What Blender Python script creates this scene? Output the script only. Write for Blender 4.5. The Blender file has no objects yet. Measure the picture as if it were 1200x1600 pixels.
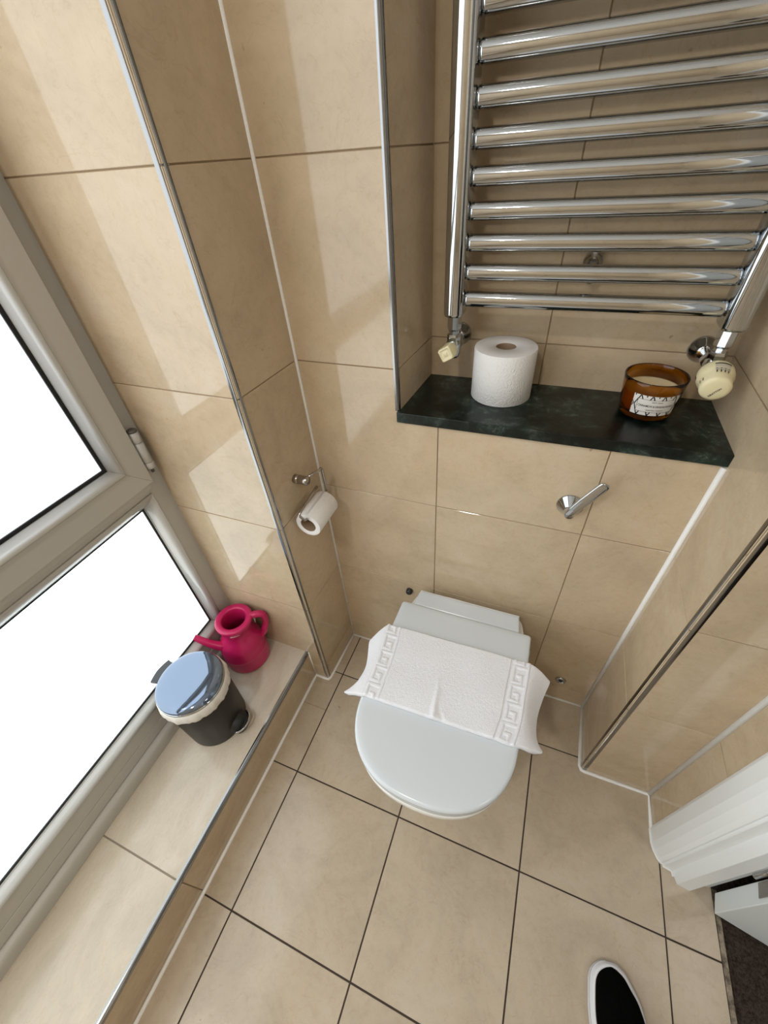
import bpy, bmesh, math, random
from math import sin, cos, pi, radians
from mathutils import Vector, Matrix, Euler, noise
random.seed(7)
C = bpy.context.scene.collection
sc = bpy.context.scene

# ---------------------------------------------------------------- camera
cam = bpy.data.cameras.new('camera'); camo = bpy.data.objects.new('camera', cam); C.objects.link(camo)
cam.sensor_fit = 'VERTICAL'; cam.sensor_height = 36; cam.sensor_width = 27
cam.lens = 36 * 635.59 / 1600
cam.shift_x = -4.87 / 1600; cam.shift_y = -4.71 / 1600
cam.clip_start = 0.01
camo.location = (0.4798, -0.6866, 1.3117); camo.rotation_euler = (0.8483, 0.0608, 0.3649)
sc.camera = camo
# ---------------------------------------------------------------- world, lights, exposure
w = bpy.data.worlds.new('world'); sc.world = w; w.use_nodes = True
w.node_tree.nodes['Background'].inputs[0].default_value = (0.75, 0.85, 1.0, 1)
w.node_tree.nodes['Background'].inputs[1].default_value = 0.6
sc.view_settings.view_transform = 'Standard'; sc.view_settings.look = 'None'
sc.view_settings.gamma = 1.0; sc.view_settings.use_curve_mapping = False
sc.view_settings.exposure = 0.0
PANE_STRENGTH = 2.4
def area(name, loc, rot, size, power, col):
    l = bpy.data.lights.new(name, 'AREA'); l.shape = 'DISK'; l.size = size; l.energy = power; l.color = col
    o = bpy.data.objects.new(name, l); C.objects.link(o); o.location = loc; o.rotation_euler = rot
    return o
area('ceiling_fill', (0.12, -1.45, 2.36), (0, 0, 0), 0.14, 10.0, (1.0, 0.96, 0.90))  # added fill light behind the camera, brightens back wall and recess
area('hall_fill', (1.75, -1.0, 2.3), (0, 0, 0), 0.30, 6.0, (1.0, 0.93, 0.86))  # unseen light added in the hall for overall brightness

# ---------------------------------------------------------------- materials
def mat(name, col=(.8, .8, .8), rough=.5, metal=0, spec=.5, coat=0, trans=0, ior=1.45, emis=None, es=0, sss=0):
    m = bpy.data.materials.new(name); m.use_nodes = True
    b = m.node_tree.nodes['Principled BSDF']; I = b.inputs
    I['Base Color'].default_value = (*col, 1); I['Roughness'].default_value = rough; I['Metallic'].default_value = metal
    I['Specular IOR Level'].default_value = spec; I['Coat Weight'].default_value = coat; I['Coat Roughness'].default_value = .04
    I['Transmission Weight'].default_value = trans; I['IOR'].default_value = ior
    if emis: I['Emission Color'].default_value = (*emis, 1); I['Emission Strength'].default_value = es
    if sss: I['Subsurface Weight'].default_value = sss; I['Subsurface Radius'].default_value = (.02, .012, .008)
    return m
def NT(m): return m.node_tree.nodes, m.node_tree.links, m.node_tree.nodes['Principled BSDF']
def coords(m, rnd=True, scale=(1, 1, 1), kind='Object'):
    n, l, b = NT(m)
    tc = n.new('ShaderNodeTexCoord'); mp = n.new('ShaderNodeMapping'); mp.inputs['Scale'].default_value = scale
    if rnd:
        oi = n.new('ShaderNodeObjectInfo'); mu = n.new('ShaderNodeMath'); mu.operation = 'MULTIPLY'; mu.inputs[1].default_value = 37.0
        l.new(oi.outputs['Random'], mu.inputs[0]); l.new(mu.outputs[0], mp.inputs['Location'])
    l.new(tc.outputs[kind], mp.inputs['Vector'])
    return mp.outputs['Vector']
def noise_tex(m, vec, scale, detail=4, rough=.5, dist=0):
    n, l, b = NT(m); t = n.new('ShaderNodeTexNoise'); t.inputs['Scale'].default_value = scale; t.inputs['Detail'].default_value = detail
    t.inputs['Roughness'].default_value = rough; t.inputs['Distortion'].default_value = dist; l.new(vec, t.inputs['Vector']); return t.outputs['Fac']
def ramp(m, fac, stops):
    n, l, b = NT(m); r = n.new('ShaderNodeValToRGB'); e = r.color_ramp.elements
    while len(e) < len(stops): e.new(.5)
    for k, (p, c) in enumerate(stops): e[k].position = p; e[k].color = (*c, 1)
    l.new(fac, r.inputs[0]); return r.outputs[0]
def mix(m, a, b_, fac, mode='MULTIPLY'):
    n, l, b = NT(m); x = n.new('ShaderNodeMix'); x.data_type = 'RGBA'; x.blend_type = mode
    if isinstance(fac, float): x.inputs[0].default_value = fac
    else: l.new(fac, x.inputs[0])
    for s, v in ((6, a), (7, b_)):
        if isinstance(v, tuple): x.inputs[s].default_value = (*v, 1)
        else: l.new(v, x.inputs[s])
    return x.outputs[2]
def bump(m, h, strength=.3, dist=.001):
    n, l, b = NT(m); bp = n.new('ShaderNodeBump'); bp.inputs['Strength'].default_value = strength; bp.inputs['Distance'].default_value = dist
    l.new(h, bp.inputs['Height']); l.new(bp.outputs[0], b.inputs['Normal'])

def tile_mat(name, base, rough, spec, streak=(1, 1, 1)):
    m = mat(name, base, rough, 0, spec)
    n, l, b = NT(m); v = coords(m, True, streak)
    big = noise_tex(m, v, 6, 4, .6, .8)
    fine = noise_tex(m, v, 70, 6, .7, .4)
    B = Vector(base)
    c1 = ramp(m, big, [(.3, tuple(B * .86)), (.55, tuple(B)), (.75, tuple(Vector((base[0] * 1.05, base[1] * 1.09, base[2] * 1.17))))])
    c2 = ramp(m, fine, [(.32, (.90, .88, .85)), (.55, (1, 1, 1))])
    vein = noise_tex(m, v, 11, 3, .6, 2.2)
    c3 = ramp(m, vein, [(.486, (1, 1, 1)), (.497, (.90, .85, .79)), (.508, (1, 1, 1))])
    sp = noise_tex(m, v, 38, 2, .5, 0)
    c4 = ramp(m, sp, [(.20, (.62, .54, .45)), (.235, (1, 1, 1))])
    x = mix(m, c1, c2, .6); x = mix(m, x, c3, .55); x = mix(m, x, c4, .8)
    # slight tint differences between tiles
    oi = n.new('ShaderNodeObjectInfo'); t = ramp(m, oi.outputs['Random'], [(0, (.95, .94, .92)), (1, (1.0, 1.0, 1.0))])
    x = mix(m, x, t, 1.0)
    l.new(x, b.inputs['Base Color'])
    return m
M = {}
M['wall_tile'] = tile_mat('wall_tile', (.578, .460, .318), .07, .55)
M['floor_tile'] = tile_mat('floor_tile', (.515, .425, .318), .13, .5)
M['sill_tile'] = tile_mat('sill_tile', (.595, .52, .42), .16, .5, (1, 2, 1))
M['wall_grout'] = mat('wall_grout', (.30, .215, .13), .8)
M['floor_grout'] = mat('floor_grout', (.045, .03, .022), .8)
M['silicone'] = mat('silicone', (.84, .83, .80), .35)
M['chrome'] = mat('chrome', (.53, .55, .57), .05, 1)
M['trim_chrome'] = mat('trim_chrome', (.30, .30, .30), .14, 1)
M['steel'] = mat('steel', (.42, .39, .36), .22, 1)
M['frame'] = mat('frame', (.50, .485, .445), .33, 0, .5)
M['frame_bead'] = mat('frame_bead', (.56, .56, .54), .2, 0, .6, .3)
M['frame_dark'] = mat('frame_dark', (.10, .095, .085), .5)
M['hinge'] = mat('hinge', (.50, .49, .46), .35)
M['gasket'] = mat('gasket', (.006, .007, .009), .45)
M['ceramic'] = mat('ceramic', (.78, .78, .75), .09, 0, .5, .5)
M['seat'] = mat('seat', (.62, .66, .69), .2, 0, .5)
M['dark_plastic'] = mat('dark_plastic', (.025, .027, .032), .35)
M['paint'] = mat('paint', (.84, .86, .86), .28, 0, .5)
M['door_paint'] = mat('door_paint', (.78, .81, .80), .3, 0, .5)
M['cream'] = mat('cream', (.76, .68, .43), .32, 0, .5, .2)
M['black'] = mat('black', (.012, .012, .012), .5)
M['ink'] = mat('ink', (.06, .05, .03), .6)
M['label'] = mat('label', (.80, .77, .72), .5)
M['wax'] = mat('wax', (.78, .66, .42), .45, sss=.3)
M['pink'] = mat('pink', (.50, .012, .10), .33, 0, .5, .15)
M['bin_body'] = mat('bin_body', (.022, .020, .018), .42, 0, .4)
M['bin_chrome'] = mat('bin_chrome', (.185, .23, .315), .06, .8, .6)
M['liner'] = mat('liner', (.72, .69, .64), .5)
M['ceiling'] = mat('ceiling', (.8, .78, .74), .8)
M['plaster'] = mat('plaster', (.6, .57, .52), .8)
M['rubber'] = mat('rubber', (.74, .73, .75), .45)
M['canvas'] = mat('canvas', (.002, .002, .002), 1.0, 0, .05)
M['lining'] = mat('lining', (.02, .02, .02), .9)
M['sock'] = mat('sock', (.03, .03, .035), .9)
M['cardboard'] = mat('cardboard', (.32, .22, .14), .8)
# paper
def paper(name, col):
    m = mat(name, col, .85, 0, .2); v = coords(m, False)
    h1 = noise_tex(m, v, 260, 3); n, l, b = NT(m)
    vo = n.new('ShaderNodeTexVoronoi'); vo.inputs['Scale'].default_value = 320; l.new(v, vo.inputs['Vector'])
    a = n.new('ShaderNodeMath'); a.operation = 'ADD'; l.new(h1, a.inputs[0]); l.new(vo.outputs[0], a.inputs[1])
    bump(m, a.outputs[0], .55, .0012); return m
M['paper'] = paper('paper', (.80, .79, .77))
M['paper_cut'] = mat('paper_cut', (.74, .72, .70), .9, 0, .1)
# terry
m = mat('terry', (.92, .92, .95), .95, 0, .1); v = coords(m, False)
a = noise_tex(m, v, 620, 3, .7); bump(m, a, .8, .0022)
n, l, b = NT(m); l.new(ramp(m, a, [(.3, (.82, .83, .87)), (.6, (.93, .94, .98))]), b.inputs['Base Color']); b.inputs['Sheen Weight'].default_value = .2
M['terry'] = m
# green marble
m = mat('green_marble', (.01, .02, .016), .3, 0, .5); v = coords(m, False)
a = noise_tex(m, v, 34, 10, .8, .5); a2 = noise_tex(m, v, 7, 3, .6, .6)
c1 = ramp(m, a, [(.34, (.002, .004, .004)), (.47, (.006, .018, .014)), (.54, (.022, .042, .034)), (.60, (.085, .105, .09)), (.72, (.20, .21, .185))])
c2 = ramp(m, a2, [(.44, (.16, .20, .19)), (.66, (1.35, 1.3, 1.25))])
n, l, b = NT(m); l.new(mix(m, c1, c2, 1.0), b.inputs['Base Color']); M['marble'] = m
# carpet
m = mat('carpet', (.07, .052, .04), .95, 0, .1); v = coords(m, False)
a = noise_tex(m, v, 190, 5, .75); bump(m, a, 1.0, .006)
n, l, b = NT(m); l.new(ramp(m, a, [(.3, (.012, .009, .007)), (.6, (.085, .062, .048))]), b.inputs['Base Color']); M['carpet'] = m
# amber glass
M['amber'] = mat('amber_glass', (.50, .215, .022), .02, 0, .5, 0, 1.0, 1.45)
# canvas weave
m = M['canvas']; v = coords(m, False); bump(m, noise_tex(m, v, 900, 2), .5, .0006)
# threshold metal worn
m = mat('threshold', (.36, .30, .23), .35, .8); v = coords(m, False); a = noise_tex(m, v, 60, 5, .7)
n, l, b = NT(m); l.new(ramp(m, a, [(.38, (.10, .08, .06)), (.6, (.32, .27, .21))]), b.inputs['Base Color']); M['threshold'] = m
# frosted window glass, back-lit by daylight
def pane_mat(name, top):
    m = bpy.data.materials.new(name); m.use_nodes = True; n = m.node_tree.nodes; l = m.node_tree.links
    b = n['Principled BSDF']; b.inputs['Base Color'].default_value = (.30, .32, .33, 1); b.inputs['Roughness'].default_value = .35
    tc = n.new('ShaderNodeTexCoord'); no = n.new('ShaderNodeTexNoise'); no.inputs['Scale'].default_value = 1.4; no.inputs['Detail'].default_value = 2
    l.new(tc.outputs['Object'], no.inputs['Vector'])
    r = n.new('ShaderNodeValToRGB'); r.color_ramp.elements[0].position = .35; r.color_ramp.elements[1].position = .7
    r.color_ramp.elements[0].color = (*top[0], 1); r.color_ramp.elements[1].color = (*top[1], 1)
    l.new(no.outputs['Fac'], r.inputs[0])
    # fine frosting grain in what shines through
    g = n.new('ShaderNodeTexNoise'); g.inputs['Scale'].default_value = 420; l.new(tc.outputs['Object'], g.inputs['Vector'])
    gr = n.new('ShaderNodeMapRange'); gr.inputs[1].default_value = .3; gr.inputs[2].default_value = .7; gr.inputs[3].default_value = .93; gr.inputs[4].default_value = 1.04
    l.new(g.outputs['Fac'], gr.inputs[0])
    mu = n.new('ShaderNodeMath'); mu.operation = 'MULTIPLY'; mu.inputs[1].default_value = PANE_STRENGTH; l.new(gr.outputs[0], mu.inputs[0])
    l.new(r.outputs[0], b.inputs['Emission Color']); l.new(mu.outputs[0], b.inputs['Emission Strength'])
    return m
M['pane_lower'] = pane_mat('frosted_glass_lower', ((.86, .95, .98), (.91, .96, .93)))
M['pane_upper'] = pane_mat('frosted_glass_upper', ((.84, .92, 1.0), (.88, .94, .98)))

# ---------------------------------------------------------------- mesh helpers
class MB:
    def __init__(s): s.v = []; s.f = []; s.sm = []
    def add(s, vs, fs, smooth=False):
        o = len(s.v); s.v += [tuple(v) for v in vs]; s.f += [tuple(i + o for i in f) for f in fs]; s.sm += [smooth] * len(fs)
        return s
    def box(s, a, b):
        (x0, y0, z0), (x1, y1, z1) = a, b
        x0, x1 = min(x0, x1), max(x0, x1); y0, y1 = min(y0, y1), max(y0, y1); z0, z1 = min(z0, z1), max(z0, z1)
        return s.add([(x0, y0, z0), (x1, y0, z0), (x1, y1, z0), (x0, y1, z0), (x0, y0, z1), (x1, y0, z1), (x1, y1, z1), (x0, y1, z1)],
                     [(0, 3, 2, 1), (4, 5, 6, 7), (0, 1, 5, 4), (1, 2, 6, 5), (2, 3, 7, 6), (3, 0, 4, 7)])
    def obox(s, o, u, v, n, lu, lv, ln):
        o, u, v, n = map(Vector, (o, u, v, n)); P = []
        for c in (0, ln):
            for a, b in ((0, 0), (lu, 0), (lu, lv), (0, lv)): P.append(o + u * a + v * b + n * c)
        return s.add(P, [(0, 3, 2, 1), (4, 5, 6, 7), (0, 1, 5, 4), (1, 2, 6, 5), (2, 3, 7, 6), (3, 0, 4, 7)])
    def extrude(s, poly, d0, d1, smooth=False, caps=True):
        """poly: list of 3D points, displaced by d0 and d1 vectors"""
        n = len(poly); P = [Vector(p) + Vector(d0) for p in poly] + [Vector(p) + Vector(d1) for p in poly]
        s.add(P, [(i, (i + 1) % n, n + (i + 1) % n, n + i) for i in range(n)], smooth)
        if caps:
            s.add(P[:n], [tuple(range(n))][:1]); s.add(P[n:], [tuple(reversed(range(n)))])
        return s
    def lathe(s, prof, o=(0, 0, 0), axis=(0, 0, 1), seg=48, smooth=True, ref=None, rfun=None):
        o = Vector(o); ax = Vector(axis).normalized()
        r0 = Vector(ref) if ref else (Vector((1, 0, 0)) if abs(ax.x) < .9 else Vector((0, 1, 0)))
        u = (r0 - ax * r0.dot(ax)).normalized(); w_ = ax.cross(u)
        P = []
        for r, h in prof:
            for k in range(seg):
                t = 2 * pi * k / seg; rr = r * (rfun(t, h) if rfun else 1); P.append(o + ax * h + u * (rr * cos(t)) + w_ * (rr * sin(t)))
        F = []
        for j in range(len(prof) - 1):
            for k in range(seg):
                a = j * seg + k; b = j * seg + (k + 1) % seg; F.append((a, b, b + seg, a + seg))
        s.add(P, F, smooth)
        return s
    def tube(s, path, r, seg=12, caps=True, smooth=True, flat=None):
        path = [Vector(p) for p in path]; rr = r if isinstance(r, (list, tuple)) else [r] * len(path)
        P = []; up = None
        for i, p in enumerate(path):
            t = ((path[min(i + 1, len(path) - 1)] - path[max(i - 1, 0)])).normalized()
            if up is None: up = Vector((0, 0, 1)) if abs(t.z) < .9 else Vector((1, 0, 0))
            a = (up - t * up.dot(t)).normalized(); b = t.cross(a); up = a
            for k in range(seg):
                th = 2 * pi * k / seg
                P.append(p + a * (rr[i] * cos(th) * (flat or 1)) + b * (rr[i] * sin(th)))
        F = [(j * seg + k, j * seg + (k + 1) % seg, (j + 1) * seg + (k + 1) % seg, (j + 1) * seg + k) for j in range(len(path) - 1) for k in range(seg)]
        s.add(P, F, smooth)
        if caps:
            s.add(P[:seg], [tuple(reversed(range(seg)))]); s.add(P[-seg:], [tuple(range(seg))])
        return s
    def build(s, name, m, parent=None, fix=True, loc=None):
        me = bpy.data.meshes.new(name); me.from_pydata(s.v, [], s.f)
        me.polygons.foreach_set('use_smooth', s.sm); me.materials.append(m)
        if fix:
            bm = bmesh.new(); bm.from_mesh(me); bmesh.ops.remove_doubles(bm, verts=bm.verts, dist=1e-6)
            bmesh.ops.recalc_face_normals(bm, faces=bm.faces); bm.to_mesh(me); bm.free()
        o = bpy.data.objects.new(name, me); C.objects.link(o)
        if parent:
            o.parent = parent; o.matrix_parent_inverse = parent_world(parent).inverted()
        return o
def parent_world(p):
    m = Matrix.LocRotScale(p.location, p.rotation_euler, p.scale)
    return (parent_world(p.parent) @ p.matrix_parent_inverse @ m) if p.parent else m
def thing(name, label, cat, loc=(0, 0, 0), group=None):
    o = bpy.data.objects.new(name, None); C.objects.link(o); o.location = loc; o.empty_display_size = .02
    o['label'] = label; o['category'] = cat
    if group: o['group'] = group
    return o
def tag(o, label=None, cat=None, group=None, kind=None):
    if label: o['label'] = label
    if cat: o['category'] = cat
    if group: o['group'] = group
    if kind: o['kind'] = kind
    return o
def struct(o, label, cat='wall'): return tag(o, label, cat, kind='structure')
def bevel(o, wd=.002, seg=3, ang=35):
    b = o.modifiers.new('bevel', 'BEVEL'); b.width = wd; b.segments = seg; b.limit_method = 'ANGLE'; b.angle_limit = radians(ang); return o
def subsurf(o, n=2):
    m_ = o.modifiers.new('subsurf', 'SUBSURF'); m_.levels = n; m_.render_levels = n; return o
def arc(cx, cy, r, a0, a1, n): return [(cx + r * cos(a0 + (a1 - a0) * k / n), cy + r * sin(a0 + (a1 - a0) * k / n)) for k in range(n + 1)]

# ---------------------------------------------------------------- tiled surfaces
_tm = {}
def tile_mesh(rects, th, m):
    key = (tuple(tuple(round(c, 4) for c in r) for r in rects), th, m.name)
    if key in _tm: return _tm[key]
    b = MB(); c = .0007
    for (x0, y0, x1, y1) in rects:
        if len(rects) == 1:
            b.add([(x0, y0, -.004), (x1, y0, -.004), (x1, y1, -.004), (x0, y1, -.004),
                   (x0, y0, th - c), (x1, y0, th - c), (x1, y1, th - c), (x0, y1, th - c),
                   (x0 + c, y0 + c, th), (x1 - c, y0 + c, th), (x1 - c, y1 - c, th), (x0 + c, y1 - c, th)],
                  [(0, 3, 2, 1), (0, 1, 5, 4), (1, 2, 6, 5), (2, 3, 7, 6), (3, 0, 4, 7), (4, 5, 9, 8), (5, 6, 10, 9), (6, 7, 11, 10), (7, 4, 8, 11), (8, 9, 10, 11)])
        else: b.box((x0, y0, -.004), (x1, y1, th))
    me = bpy.data.meshes.new('tile'); me.from_pydata(b.v, [], b.f); me.materials.append(m); _tm[key] = me
    return me
def panel(parent, O, U, V, regions, uj, vj, gap, tm, gm, name='wall_tile', th=.0015, back=.02):
    """tiles on the plane O + u*U + v*V, face outward along U x V; regions are disjoint rectangles (u0, v0, u1, v1)"""
    O, U, V = Vector(O), Vector(U).normalized(), Vector(V).normalized(); N = U.cross(V)
    g = MB()
    for (a, b, c, d) in regions: g.obox(O + U * a + V * b - N * back, U, V, N, c - a, d - b, back - .0002)
    sub = g.build('grout_bed', gm, parent)
    u0 = min(r[0] for r in regions); u1 = max(r[2] for r in regions); v0 = min(r[1] for r in regions); v1 = max(r[3] for r in regions)
    us = [u0 - gap / 2] + sorted(x for x in uj if u0 < x < u1) + [u1 + gap / 2]; vs = [v0 - gap / 2] + sorted(x for x in vj if v0 < x < v1) + [v1 + gap / 2]
    R = Matrix((U, V, N)).transposed().to_4x4()
    out = []
    for i in range(len(us) - 1):
        for j in range(len(vs) - 1):
            cell = (us[i] + gap / 2, vs[j] + gap / 2, us[i + 1] - gap / 2, vs[j + 1] - gap / 2); rs = []
            for r in regions:
                q = (max(cell[0], r[0]), max(cell[1], r[1]), min(cell[2], r[2]), min(cell[3], r[3]))
                if q[2] - q[0] > .002 and q[3] - q[1] > .002: rs.append(q)
            if not rs: continue
            bx, by = rs[0][0], rs[0][1]
            me = tile_mesh([(a - bx, b - by, c - bx, d - by) for a, b, c, d in rs], th, tm)
            o = bpy.data.objects.new(name, me); C.objects.link(o); o.parent = parent
            o.matrix_parent_inverse = parent_world(parent).inverted()
            o.matrix_world = Matrix.Translation(O + U * bx + V * by + N * 0.0) @ R
            o.location = (O + U * bx + V * by); o.rotation_euler = R.to_euler()
            out.append(o)
    return out
def shell(name, label, cat='wall'):
    o = bpy.data.objects.new(name, None); C.objects.link(o); o.empty_display_size = .05
    return struct(o, label, cat)

HT = 2.4
ZJ = [.0705, .3866, .6932, 1.0072, 1.3151, 1.623, 1.931, 2.239]
YF = -2.30
W = M['wall_tile']; G = M['wall_grout']
x0, y1 = -.0073, -.1793           # outer corner of the left pillar
x1, y2, x2 = .7765, -.1784, .944  # right pillar
XS, SZ, XW = -.058, .141, -.303   # step face, sill height, window frame plane
XR, XRB, D = .2175, .2295, .1853  # shelf recess
LZ = .9228                        # top of ledge

wb = shell('wall_back', 'back wall of beige marble-look tiles behind toilet and shelf recess')
panel(wb, (0, 0, 0), (1, 0, 0), (0, 0, 1), [(0, 0, x1, .901), (0, .901, XR, HT)], [.2985, .6074], ZJ, .002, W, G)
panel(wb, (XRB, D, 0), (1, 0, 0), (0, 0, 1), [(0, LZ - .02, x1 - XRB, HT)], [.4645 - XRB], [LZ - .3, 1.0061, 1.3151, 1.623, 1.931, 2.239], .002, W, G)
panel(wb, (XR, 0, 0), (XRB - XR, D, 0), (0, 0, 1), [(0, LZ, D + .0005, HT)], [], [1.0061, 1.3151, 1.623, 1.931, 2.239], .002, W, G, back=.008)
wl = shell('wall_left', 'left tiled pillar reveal and window niche wall with chrome edge')
panel(wl, (x0, y1, 0), (-x0, -y1, 0), (0, 0, 1), [(0, 0, Vector((x0, y1)).length, HT)], [], ZJ, .002, W, G, back=.008)
panel(wl, (XW - .06, y1, 0), (1, 0, 0), (0, 0, 1), [(0, SZ, x0 - XW + .06, HT), (XS - XW + .06, 0, x0 - XW + .06, SZ)], [], ZJ, .002, W, G)
panel(wl, (XS, YF, 0), (0, 1, 0), (0, 0, 1), [(0, 0, y1 - YF, SZ - .004)], [-.7545 - YF, -1.061 - YF, -1.367 - YF, -1.673 - YF, -1.98 - YF], [], .002, W, G)
panel(wl, (XW - .04, y1, SZ), (0, -1, 0), (1, 0, 0), [(0, 0, y1 - YF, XS - XW + .04)], [.5752, .882, 1.189, 1.496, 1.803], [], .003, M['sill_tile'], mat('sill_grout', (.26, .22, .17), .8), name='sill_tile')
wr = shell('wall_right', 'right tiled wall stepping out beside toilet towards white door')
panel(wr, (x1, D, 0), (0, -1, 0), (0, 0, 1), [(D, 0, D - y2, LZ), (0, LZ, D - y2, HT)], [], ZJ, .002, W, G)
panel(wr, (x1, y2, 0), (1, 0, 0), (0, 0, 1), [(0, 0, x2 - x1, HT)], [], ZJ, .002, W, G)
panel(wr, (x2, y2, 0), (0, -1, 0), (0, 0, 1), [(0, 0, .262 + y2, HT), (.262 + y2, 2.06, 1.17 + y2, HT), (1.17 + y2, 0, y2 - YF, HT)], [1.3 + y2, 1.6 + y2], ZJ, .002, W, G)
wf = shell('wall_front', 'tiled wall behind the photographer facing the toilet')
panel(wf, (x2, YF, 0), (-1, 0, 0), (0, 0, 1), [(0, 0, x2 - XW + .06, HT)], [.3, .607, .914], ZJ, .002, W, G)
fl = shell('floor', 'beige square floor tiles laid with dark grout around toilet', 'floor')
FX = [.0312 + .307 * k for k in range(4)]; FY = [-.1525 - .3031 * k for k in range(8)]
panel(fl, (XS, YF, 0), (1, 0, 0), (0, 1, 0),
      [(0, 0, -XS, y1 - YF), (-XS, 0, x1 - XS, -YF), (x1 - XS, 0, x2 - XS, y2 - YF), (x2 - XS, -1.17 - YF, 1.055 - XS, -.30 - YF)],
      [x - XS for x in FX], [y - YF for y in FY], .0034, M['floor_tile'], M['floor_grout'], name='floor_tile', th=.0012)
jt = MB().box((XS, -.2775, -.001), (.029, -.2757, .0014)).build('grout_line', M['wall_grout'], fl)
ce = MB().box((-.45, YF - .03, HT), (2.6, .25, HT + .05)).build('ceiling', M['ceiling']); struct(ce, 'plain white ceiling over the small toilet room', 'ceiling')

# white silicone beads
def bead(path, r, parent): return MB().tube(path, r, 8).build('silicone_bead', M['silicone'], parent)
bead([(.001, -.001, .003), (.001, -.001, HT)], .0042, wb)
bead([(.003, -.003, .001), (.30, -.003, .001), (.60, -.003, .001), (x1 - .003, -.003, .001)], .0038, wb)
bead([(.003, -.004, .001), (x0 + .004, y1 + .004, .001), (x0, y1 - .004, .001), (x0 - .012, y1 - .005, .001), (XS + .005, y1 - .004, .001), (XS + .005, y1 - .02, .001), (XS + .007, YF, .001)], .0048, wl)
bead([(XS + .002, y1 - .002, 0), (XS + .002, y1 - .002, SZ)], .0025, wl)
bead([(x1 - .003, -.003, .001), (x1 - .003, -.003, .898)], .0056, wr)
bead([(x1 - .004, -.003, .001), (x1 - .005, y2 + .004, .001), (x1 - .001, y2 - .004, .001), (x1 + .006, y2 - .005, .001), (x2 - .004, y2 - .004, .001), (x2 - .004, -.258, .001)], .0052, wr)
bead([(x2 - .003, y2 - .003, .001), (x2 - .003, y2 - .003, HT)], .0058, wr)
bead([(XW + .016, y1 - .001, SZ), (XS, y1 - .001, SZ)], .0016, wl)

# chrome edge trims: quarter round with a thin flat lip on each side
def edge_trim(name, cx, cy, sx, sy, z0, z1, label, r=.0095):
    """vertical trim on the corner (cx, cy); sx, sy point away from the solid"""
    p = [(cx + sx * .0020, cy - sy * .004), (cx + sx * .0020, cy - sy * .0015)]
    q = [(cx - sx * (r - .0035) + sx * r * sin(t) * .0 , cy) for t in (0,)]
    P = []
    ccx, ccy = cx - sx * (r - .003), cy - sy * (r - .003)
    P.append((ccx - sx * .004, ccy + sy * (r - .0012))); P.append((ccx - sx * .0008, ccy + sy * (r - .0012)))
    for k in range(9):
        t = k / 8 * pi / 2; P.append((ccx + sx * r * sin(t), ccy + sy * r * cos(t)))
    P.append((ccx + sx * (r - .0012), ccy - sy * .0008)); P.append((ccx + sx * (r - .0012), ccy - sy * .004)); P.append((ccx - sx * .004, ccy - sy * .004))
    b = MB().extrude([(x, y, 0) for x, y in P], (0, 0, z0), (0, 0, z1), False)
    o = b.build(name, M['trim_chrome']); struct(o, label, 'trim'); return o
edge_trim('trim_1', x0, y1, 1, -1, .004, HT, 'long chrome edge strip down the left pillar corner by window')
edge_trim('trim_2', XR, 0, 1, -1, LZ, HT, 'chrome edge strip down the left side of shelf recess', .006)
edge_trim('trim_3', x1, y2, -1, -1, .004, HT, 'chrome edge strip on the right wall corner near door')
b = MB(); P = []
r = .0075; ccx, ccz = XS - r + .003, SZ - r + .003
P = [(ccx - .004, ccz + r - .001), (ccx - .0008, ccz + r - .001)] + [(ccx + r * sin(k / 8 * pi / 2), ccz + r * cos(k / 8 * pi / 2)) for k in range(9)] + [(ccx + r - .001, ccz - .001), (ccx + r - .001, ccz - .006), (ccx - .004, ccz - .006)]
b.extrude([(x, 0, z) for x, z in P], (0, YF, 0), (0, y1, 0)); o = b.build('trim_4', M['trim_chrome']); struct(o, 'chrome edge strip along the window sill step', 'trim')

# ---------------------------------------------------------------- window
win = shell('window_1', 'large frosted window in pale grey metal frame over the sill', 'window')
YE, ZT = YF + .02, 2.30
def ring(mb, x_, yo0, yo1, zo0, zo1, xi, yi0, yi1, zi0, zi1):
    """sloped four-sided mitred band from outer rectangle at depth x_ to inner rectangle at depth xi"""
    A = [(x_, yo0, zo0), (x_, yo1, zo0), (x_, yo1, zo1), (x_, yo0, zo1)]; B = [(xi, yi0, zi0), (xi, yi1, zi0), (xi, yi1, zi1), (xi, yi0, zi1)]
    for k in range(4):
        a, b_, c, d = A[k], A[(k + 1) % 4], B[(k + 1) % 4], B[k]; mb.add([a, b_, c, d], [(0, 1, 2, 3)])
def mitred(name, m, pts_out, pts_in, xf, xb, parent):
    """four separate mitred profile bars"""
    (a0, a1, c0, c1), (b0, b1, d0, d1) = pts_out, pts_in
    O_ = [(a0, c0), (a1, c0), (a1, c1), (a0, c1)]; I_ = [(b0, d0), (b1, d0), (b1, d1), (b0, d1)]; out = []
    for k in range(4):
        p = [O_[k], O_[(k + 1) % 4], I_[(k + 1) % 4], I_[k]]
        out.append(bevel(MB().extrude([(xb, y, z) for y, z in p], (0, 0, 0), (xf - xb, 0, 0)).build(name, m, parent), .0009, 2))
    return out
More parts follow.
